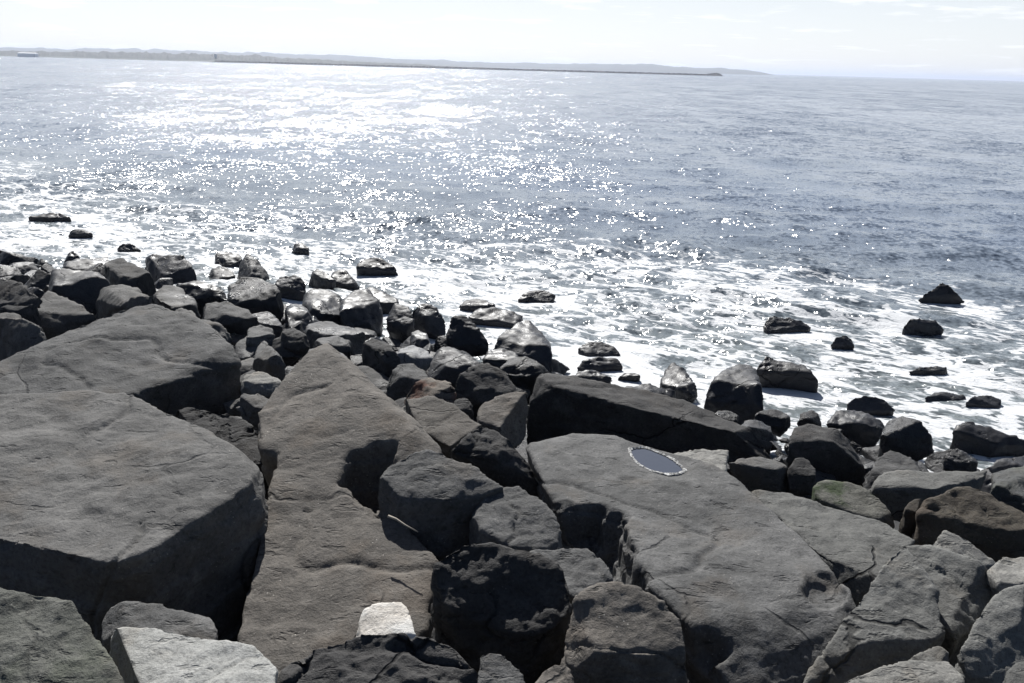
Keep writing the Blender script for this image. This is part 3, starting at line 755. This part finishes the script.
# ------------------------------------------------------------ ground under the rocks
def ground():
    xs = np.linspace(-40, 30, 240); ys = np.linspace(-12, 50, 240)
    X, Y = np.meshgrid(xs, ys)
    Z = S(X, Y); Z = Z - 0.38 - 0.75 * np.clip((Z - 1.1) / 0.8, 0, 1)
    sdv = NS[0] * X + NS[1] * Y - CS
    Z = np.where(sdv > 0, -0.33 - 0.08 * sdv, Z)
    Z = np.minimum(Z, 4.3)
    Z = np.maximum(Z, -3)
    Q = np.stack([X.ravel(), Y.ravel(), np.zeros(X.size)], 1)
    Z = Z + 0.12 * fbm(Q * 1.1, 3, 3).reshape(Z.shape)
    n = len(xs)
    V = np.stack([X.ravel(), Y.ravel(), Z.ravel()], 1)
    idx = np.arange(n * len(ys)).reshape(len(ys), n)
    Fc = np.stack([idx[:-1, :-1], idx[:-1, 1:], idx[1:, 1:], idx[1:, :-1]], -1).reshape(-1, 4).tolist()
    o = link_mesh('ground', V, Fc, MATS['dark'])
    tag(o, 'dark stony ground in the gaps beneath the boulders', 'ground', kind='structure')
ground()

# ------------------------------------------------------------ the sea
def sea():
    rr = [9.0]
    while rr[-1] < 30000:
        r = rr[-1]
        rr.append(r + max(0.045, min(r * r * 0.00022, r * 0.02)))
    rr = np.array(rr)
    th = np.linspace(R(-40), R(40), 640)
    A, B = np.meshgrid(th, rr)
    X = B * np.sin(A); Y = B * np.cos(A)
    cell = np.maximum(np.gradient(rr)[:, None] + 0 * A, B * (th[1] - th[0]))
    Z = np.zeros_like(X)
    rs = np.random.RandomState(11)
    main = math.atan2(-NS[1], -NS[0]) + 0.25
    for k in range(70):
        lam = 0.5 * (26 ** rs.uniform(0, 1))
        a = main + rs.normal() * 0.55
        amp = 0.0066 * lam ** 0.45
        kx, ky = math.cos(a) * 2 * math.pi / lam, math.sin(a) * 2 * math.pi / lam
        ph = kx * X + ky * Y + rs.uniform(0, 6.28)
        w = np.clip((lam / cell - 2.5) / 3, 0, 1)
        s = np.sin(ph)
        Z += amp * w * (s + 0.25 * (s * s - 0.5))
    sdv = NS[0] * X + NS[1] * Y - CS
    Qs = np.stack([X.ravel(), Y.ravel(), 0 * X.ravel()], 1)
    near = (B < 90).ravel()
    T = np.zeros(X.size)
    q = Qs[near]
    u = q[:, 0] * _t[0] + q[:, 1] * _t[1]; v = q[:, 0] * NS[0] + q[:, 1] * NS[1]
    w = np.stack([u * 0.55, v * 1.0, 0 * u], 1)
    surf = np.exp(-((sdv.ravel()[near] - 6) / 11) ** 2)
    tb = 0.5 - np.abs(fbm(w * 0.55, 21, 5, 0.55))
    T[near] = surf * (0.14 * (tb - 0.3) + 0.05 * fbm(w * 2.2, 22, 3))
    # breaking crests running along the shore
    for c0, hgt, wd, lo, hi in ((20, 0.22, 1.4, -30, -8), (14, 0.2, 1.2, -26, 2), (10.5, 0.16, 0.9, -10, 14), (24, 0.18, 1.6, 2, 16)):
        cu = c0 + 1.6 * perlin(np.stack([u * 0.12, 0 * u, 0 * u + c0], 1), 5) * 2
        e = np.clip((u - lo) / 4, 0, 1) * np.clip((hi - u) / 4, 0, 1)
        dd = v - CS - cu
        T[near] += hgt * e * np.exp(-(dd / np.where(dd > 0, wd * 1.6, wd * 0.6)) ** 2) * (0.6 + 0.8 * np.clip(perlin(np.stack([u * 0.5, v * 0.2, 0 * u], 1), 9) + 0.4, 0, 1))
    Z += T.reshape(Z.shape)
    RF = np.zeros_like(X)
    for xc, y0, y1, d, wpx in SEA_ROCKS:
        q = at_z(xc, y1, 0.0); rad = 0.9 * wpx / F * q[1] + 0.5
        dist2 = (X - q[0]) ** 2 + (Y - q[1] - 0.1) ** 2
        Z -= (Z + 0.03) * np.exp(-dist2 / rad ** 2) * 0.85
        hw = 0.5 * wpx / F * q[1]
        e = np.sqrt(((X - q[0]) / (hw + 0.55)) ** 2 + ((Y - q[1] - 0.25) / (hw * 0.6 + 0.7)) ** 2)
        RF = np.maximum(RF, np.exp(-(np.maximum(0, e - 0.75) / 0.35) ** 2))
    n = len(th)
    V = np.stack([X.ravel(), Y.ravel(), Z.ravel()], 1)
    idx = np.arange(V.shape[0]).reshape(len(rr), n)
    Fc = np.stack([idx[:-1, :-1], idx[:-1, 1:], idx[1:, 1:], idx[1:, :-1]], -1).reshape(-1, 4)
    me = bpy.data.meshes.new('sea')
    me.vertices.add(len(V)); me.vertices.foreach_set('co', V.ravel())
    me.loops.add(Fc.size); me.loops.foreach_set('vertex_index', Fc.ravel())
    me.polygons.add(len(Fc)); me.polygons.foreach_set('loop_start', np.arange(0, Fc.size, 4)); me.polygons.foreach_set('loop_total', np.full(len(Fc), 4))
    me.update(); me.validate()
    me.polygons.foreach_set('use_smooth', np.ones(len(me.polygons), bool))
    if me.polygons[0].normal.z < 0: me.flip_normals()
    me.attributes.new('wash', 'FLOAT', 'POINT').data.foreach_set('value', RF.ravel().astype(np.float32))
    o = bpy.data.objects.new('sea', me); COL.objects.link(o)
    tag(o, 'choppy grey-blue sea with white surf along the rocks', 'sea', kind='structure')
    # ---- material
    m, t = new_mat('sea_water')
    P = t.n('ShaderNodeNewGeometry').outputs['Position']
    sepP = t.n('ShaderNodeSeparateXYZ'); t.put(sepP.inputs[0], P)
    sd = t.m('SUBTRACT', t.v('DOT_PRODUCT', P, (NS[0], NS[1], 0)), CS)
    al = t.v('DOT_PRODUCT', P, (_t[0], _t[1], 0))
    cb = t.n('ShaderNodeCombineXYZ')
    t.put(cb.inputs[0], t.m('MULTIPLY', al, 0.55)); t.put(cb.inputs[1], sd); t.put(cb.inputs[2], t.m('MULTIPLY', sepP.outputs['Z'], 1.5))
    U = cb.outputs[0]
    warp = t.v('SCALE', t.v('SUBTRACT', t.noise(U, 0.5, 4, 0.6, col=True), (0.5, 0.5, 0.5)), 3.2)
    warp2 = t.v('SCALE', t.v('SUBTRACT', t.noise(U, 2.6, 3, 0.6, col=True), (0.5, 0.5, 0.5)), 0.7)
    Uw = t.v('ADD', t.v('ADD', U, warp), warp2)
    n1 = t.noise(Uw, 0.30, 6, 0.62)
    n2 = t.noise(Uw, 2.1, 6, 0.68)
    web = t.ss(t.voro(Uw, 0.85), 0.16, 0.0)
    web2 = t.ss(t.voro(Uw, 2.3), 0.2, 0.0)
    # breadth of the surf: wide and dense near the rocks, ragged outwards
    edge = t.m('MULTIPLY', t.m('SUBTRACT', t.noise(t.v('SCALE', U, 1.0), 0.07, 3, 0.5), 0.5), 22.0)
    sde = t.m('ADD', sd, edge)
    Fz = t.m('ADD', t.lin(sde, 4.0, 13.0, 0.15, 0.03), t.lin(sde, 11.0, 21.0, 0.0, -0.62))
    val = t.m('ADD', Fz, t.m('MULTIPLY', t.m('SUBTRACT', n1, 0.5), 1.35))
    val = t.m('ADD', val, t.m('MULTIPLY', t.m('SUBTRACT', n2, 0.5), 1.6))
    wamt = t.lin(sde, 12, 24, 0.36, 0.05)
    val = t.m('ADD', val, t.m('MULTIPLY', web, wamt))
    val = t.m('ADD', val, t.m('MULTIPLY', web2, t.m('MULTIPLY', wamt, 0.5)))
    wash = t.n('ShaderNodeAttribute', attribute_name='wash').outputs['Fac']
    val = t.m('ADD', val, t.m('MULTIPLY', wash, 0.12))
    foam = t.ss(val, 0.24, 0.46)
    # whitecap streaks offshore
    Ws = t.n('ShaderNodeCombineXYZ'); t.put(Ws.inputs[0], t.m('MULTIPLY', al, 0.10)); t.put(Ws.inputs[1], t.m('MULTIPLY', sd, 0.32))
    wc = t.ss(t.noise(Ws.outputs[0], 0.5, 7, 0.62), 0.69, 0.76)
    Ws2 = t.n('ShaderNodeCombineXYZ'); t.put(Ws2.inputs[0], t.m('MULTIPLY', al, 0.012)); t.put(Ws2.inputs[1], t.m('MULTIPLY', sd, 0.05))
    wc2 = t.ss(t.noise(Ws2.outputs[0], 0.6, 8, 0.6), 0.68, 0.74)
    foam = t.m('MAXIMUM', foam, t.m('MULTIPLY', t.m('MAXIMUM', wc, wc2), 0.75))
    # water normals: ripples at several sizes, same slopes near and far
    nv = t.v('SUBTRACT', t.noise(P, 5.0, 2, 0.6, col=True), (0.5, 0.5, 0.5))
    nv2 = t.v('SUBTRACT', t.noise(P, 1.1, 2, 0.6, col=True), (0.5, 0.5, 0.5))
    st = t.v('MULTIPLY', P, (0.16, 0.07, 0.0))
    nv3 = t.v('SUBTRACT', t.noise(st, 1.0, 5, 0.7, col=True), (0.5, 0.5, 0.5))
    st4 = t.v('MULTIPLY', P, (0.03, 0.009, 0.0))
    nv4 = t.v('SUBTRACT', t.noise(st4, 1.0, 6, 0.75, col=True), (0.5, 0.5, 0.5))
    sm = t.v('ADD', t.v('ADD', t.v('SCALE', nv, 1.8), t.v('SCALE', nv2, 1.15)), t.v('ADD', t.v('SCALE', nv3, 1.0), t.v('SCALE', nv4, 0.6)))
    sm = t.v('MULTIPLY', sm, (1.0, 1.0, 0.0))
    gn = t.n('ShaderNodeNewGeometry').outputs['Normal']
    nrm = t.v('NORMALIZE', t.v('ADD', gn, sm))
    deep = (0.148, 0.183, 0.240)
    shallow = (0.15, 0.17, 0.175)
    wcol = t.mix(t.lin(sde, 2, 26, 1, 0), deep, shallow)
    wcol = t.mix(t.m('MULTIPLY', t.ss(t.noise(P, 0.02, 4), 0.4, 0.65), 0.4), wcol, (0.162, 0.197, 0.252))
    water = t.bsdf(wcol, 0.145, nrm, IOR=1.333)
    fb = t.bump(t.m('ADD', n2, t.m('MULTIPLY', n1, 1.5)), 0.8, 0.10)
    foamb = t.bsdf(t.mix(foam, (0.36, 0.39, 0.42), (0.60, 0.61, 0.62)), 0.75, fb)
    ms = t.n('ShaderNodeMixShader'); t.put(ms.inputs[0], foam)
    t.nt.links.new(water, ms.inputs[1]); t.nt.links.new(foamb, ms.inputs[2])
    t.out(ms.outputs[0])
    me.materials.append(m)
sea()

# ------------------------------------------------------------ far shore
def strip(name, prof, y0, y1, mat, nz, seed, base=-1.0, ns=10):
    """a long heightfield: prof = [(px, metres high)] seen at distance y0"""
    xs = np.linspace(prof[0][0], prof[-1][0], nz)
    hs = np.interp(xs, [p[0] for p in prof], [p[1] for p in prof])
    V = []
    for j in range(ns):
        v = j / (ns - 1)
        y = y0 + (y1 - y0) * v
        shape = math.sin(math.pi * min(1, v * 1.25 if v < .8 else 1 - (v - .8) * 2.5) * .5) if v < 0.8 else 1 - (v - 0.8) * 2.5
        for x, h in zip(xs, hs):
            q = at_z(x, 71, 0)
            dr = ray(x, 66.8 + (x - 512) * 0.0272 + 2)
            X = dr[0] / dr[1] * y
            V.append((X, y, base + (h - base) * max(0, shape)))
    V = np.array(V)
    am = np.repeat(np.maximum(hs, 0)[None], ns, 0).ravel()
    inner = (V[:, 2] > base + 0.01)
    Q = V / np.array(((y1 - y0) * 0.12, (y1 - y0) * 0.12, 1e6))
    V[:, 2] += inner * am * 0.30 * fbm(Q + seed, seed, 5, 0.6)
    idx = np.arange(len(V)).reshape(ns, nz)
    Fc = np.stack([idx[:-1, :-1], idx[:-1, 1:], idx[1:, 1:], idx[1:, :-1]], -1).reshape(-1, 4).tolist()
    return link_mesh(name, V, Fc, mat)

def simple_mat(name, a, b, scale, rough=0.9):
    m, t = new_mat(name)
    P = t.n('ShaderNodeNewGeometry').outputs['Position']
    t.out(t.bsdf(t.mix(t.ss(t.noise(P, scale, 5, 0.6), 0.35, 0.65), a, b), rough))
    return m

mh = simple_mat('hill_land', (0.035, 0.045, 0.040), (0.055, 0.06, 0.05), 0.006)
mt_ = simple_mat('far_trees', (0.022, 0.03, 0.024), (0.035, 0.042, 0.035), 0.05)
ms_ = simple_mat('breakwater_stone', (0.045, 0.044, 0.043), (0.075, 0.073, 0.07), 0.3)
tag(strip('hills', [(-120,24),(0,32),(60,38),(130,42),(256,41),(330,40),(375,36),(400,30),(512,25),(570,30),(630,38),(650,38),(672,30),(700,26),(735,25),(760,14),(775,0)], 4200, 5600, mh, 300, 2), 'pale hazy hills behind the far shore', 'hills', kind='structure')
tag(strip('far_shore', [(-120,5),(0,5),(256,5),(420,4),(520,2),(560,-1)], 1760, 2400, mh, 300, 4), 'low flat land along the far side of the water', 'land', kind='structure')
tag(strip('treeline', [(-120,12),(0,10),(40,11),(110,14),(180,15),(256,14),(300,11),(360,8),(420,6),(470,0)], 1900, 2100, mt_, 700, 8), 'hazy band of far-off trees and roofs along the opposite shore', 'treeline', kind='stuff')

def breakwater():
    n = 420
    pxs = np.linspace(215, 723, n)
    rs = np.random.RandomState(4)
    V = []
    prof = [(-9, -1), (-6, 0.8), (-2.5, 3.0), (2.5, 3.0), (6, 0.8), (9, -1)]
    for i, px in enumerate(pxs):
        y = 1640 + (723 - px) * 0.15
        dr = ray(px, 66.8 + (px - 512) * 0.0272 + 2)
        X = dr[0] / dr[1] * y
        tip = max(0, 1 - abs(px - 716) / 9)
        end = 1 - max(0, (px - 719) / 4) * 0.8
        for (o, z) in prof:
            V.append((X + rs.uniform(-.4, .4), y + o * (1 + 0.9 * tip) * end + rs.uniform(-.6, .6), (z * (1 + 0.75 * tip) if z > 0 else z) * (end if z > 0 else 1) + (rs.uniform(-.45, .45) if z > 0 else 0)))
    k = len(prof)
    Fc = [[i * k + j, (i + 1) * k + j, (i + 1) * k + j + 1, i * k + j + 1] for i in range(n - 1) for j in range(k - 1)]
    Fc += [list(range(k)), [(n - 1) * k + j for j in range(k)][::-1]]
    V = np.array(V)
    o = link_mesh('breakwater', V, Fc, ms_, origin=np.array((V[:, 0].mean(), V[:, 1].mean(), -1.0)), smooth=False)
    tag(o, 'long low stone breakwater reaching across the far water to a humped end', 'breakwater')
breakwater()

def far_building(name, label, px, y, w, dpt, h, zb, roof):
    dr = ray(px, 66.8 + (px - 512) * 0.0272 + 2)
    X = dr[0] / dr[1] * y
    root = bpy.data.objects.new(name, None); COL.objects.link(root); root.location = (X, y, zb)
    tag(root, label, 'building')
    mw = simple_mat('white_render', (0.7, 0.7, 0.68), (0.8, 0.8, 0.78), 0.2)
    mr = simple_mat('pale_roof', (0.7, 0.7, 0.7), (0.78, 0.78, 0.78), 0.2)
    a, b = w / 2, dpt / 2
    V = [(X-a, y-b, zb-3), (X+a, y-b, zb-3), (X+a, y+b, zb-3), (X-a, y+b, zb-3), (X-a, y-b, zb+h), (X+a, y-b, zb+h), (X+a, y+b, zb+h), (X-a, y+b, zb+h)]
    bf = [[0,1,5,4],[1,2,6,5],[2,3,7,6],[3,0,4,7],[4,5,6,7],[3,2,1,0]]
    link_mesh('wall', V, bf, mw, parent=root, smooth=False)
    e = 0.6
    V = [(X-a-e, y-b-e, zb+h+.01), (X+a+e, y-b-e, zb+h+.01), (X+a+e, y+b+e, zb+h+.01), (X-a-e, y+b+e, zb+h+.01), (X-a+roof, y, zb+h+roof), (X+a-roof, y, zb+h+roof)]
    link_mesh('roof', V, [[0,1,5,4],[1,2,5],[2,3,4,5],[3,0,4],[3,2,1,0]], mr, parent=root, smooth=False)
far_building('shore_building', 'long white building low on the far shore, far left', 28, 1765, 34, 12, 5.0, 1.5, 1.5)
far_building('tower_block', 'faint tall block standing above the far treeline', 216, 1960, 4.5, 5, 13, 3.0, 1.0)

# ------------------------------------------------------------ haze
def haze():
    x0, x1, y0, y1, z0, z1 = -24000, 24000, -60, 30500, -4.5, 62
    V = [(x0,y0,z0),(x1,y0,z0),(x1,y1,z0),(x0,y1,z0),(x0,y0,z1),(x1,y0,z1),(x1,y1,z1),(x0,y1,z1)]
    m, t = new_mat('haze')
    pv = t.n('ShaderNodeVolumePrincipled')
    pv.inputs['Color'].default_value = (0.74, 0.82, 1.0, 1)
    pv.inputs['Density'].default_value = 1.3e-4
    pv.inputs['Anisotropy'].default_value = 0.3
    t.out(None, pv.outputs[0])
    o = link_mesh('haze', V, [[3,2,1,0],[4,5,6,7],[0,1,5,4],[1,2,6,5],[2,3,7,6],[3,0,4,7]], m, smooth=False)
    tag(o, 'thin bright haze over the water', 'haze', kind='stuff')
haze()

# ------------------------------------------------------------ light
EL, AZ = R(43), R(-11.5)
w = bpy.data.worlds.new('World'); sc.world = w; w.use_nodes = True
t = NT(w.node_tree)
sky = t.n('ShaderNodeTexSky', sky_type='NISHITA')
sky.sun_disc = False; sky.sun_elevation = EL; sky.sun_rotation = AZ % (2 * math.pi)
sky.air_density = 0.75; sky.dust_density = 0.6; sky.ozone_density = 1.0
D = t.n('ShaderNodeTexCoord').outputs['Generated']
sx = t.n('ShaderNodeSeparateXYZ'); t.put(sx.inputs[0], D)
zz = t.m('MAXIMUM', sx.outputs['Z'], 0.0)
# cloud sheet: direction projected on a layer overhead
inv = t.m('DIVIDE', 1.0, t.m('ADD', zz, 0.07))
cv = t.n('ShaderNodeCombineXYZ')
t.put(cv.inputs[0], t.m('MULTIPLY', sx.outputs['X'], inv)); t.put(cv.inputs[1], t.m('MULTIPLY', sx.outputs['Y'], inv))
cn = t.noise(cv.outputs[0], 1.1, 7, 0.6)
cl = t.ss(cn, 0.33, 0.72)
front = t.ss(sx.outputs['Y'], -0.2, 0.6)
cl = t.m('MULTIPLY', cl, t.m('MULTIPLY', t.ss(zz, 0.75, 0.1), front))
veil = t.m('MULTIPLY', t.ss(zz, 0.30, 0.02), t.m('MULTIPLY', front, 0.62))
cl = t.m('MAXIMUM', t.m('MULTIPLY', cl, 0.95), veil)
bg = t.n('ShaderNodeBackground')
SKY = 0.05
t.put(bg.inputs['Strength'], SKY)
colr = t.mix(cl, sky.outputs[0], (15.6, 15.9, 16.3))
t.put(bg.inputs['Color'], colr)
wo = t.n('ShaderNodeOutputWorld'); t.nt.links.new(bg.outputs[0], wo.inputs[0])

sl = bpy.data.lights.new('sun', 'SUN'); sl.energy = 5.0; sl.angle = R(0.53); sl.color = (1.0, 0.98, 0.945)
so = bpy.data.objects.new('sun', sl); COL.objects.link(so)
sdir = Vector((math.sin(AZ) * math.cos(EL), math.cos(AZ) * math.cos(EL), math.sin(EL)))
so.rotation_euler = sdir.to_track_quat('Z', 'Y').to_euler()
so.location = (0, 0, 30)

# ------------------------------------------------------------ render settings
sc.view_settings.view_transform = 'Standard'; sc.view_settings.look = 'None'
sc.view_settings.exposure = 0.55; sc.view_settings.gamma = 1.0
sc.render.engine = 'CYCLES'
sc.cycles.max_bounces = 6; sc.cycles.diffuse_bounces = 2; sc.cycles.glossy_bounces = 3; sc.cycles.volume_bounces = 0
sc.cycles.sample_clamp_indirect = 0.5; sc.cycles.blur_glossy = 2.0
sc.cycles.caustics_reflective = False; sc.cycles.caustics_refractive = False
sc.cycles.use_denoising = True
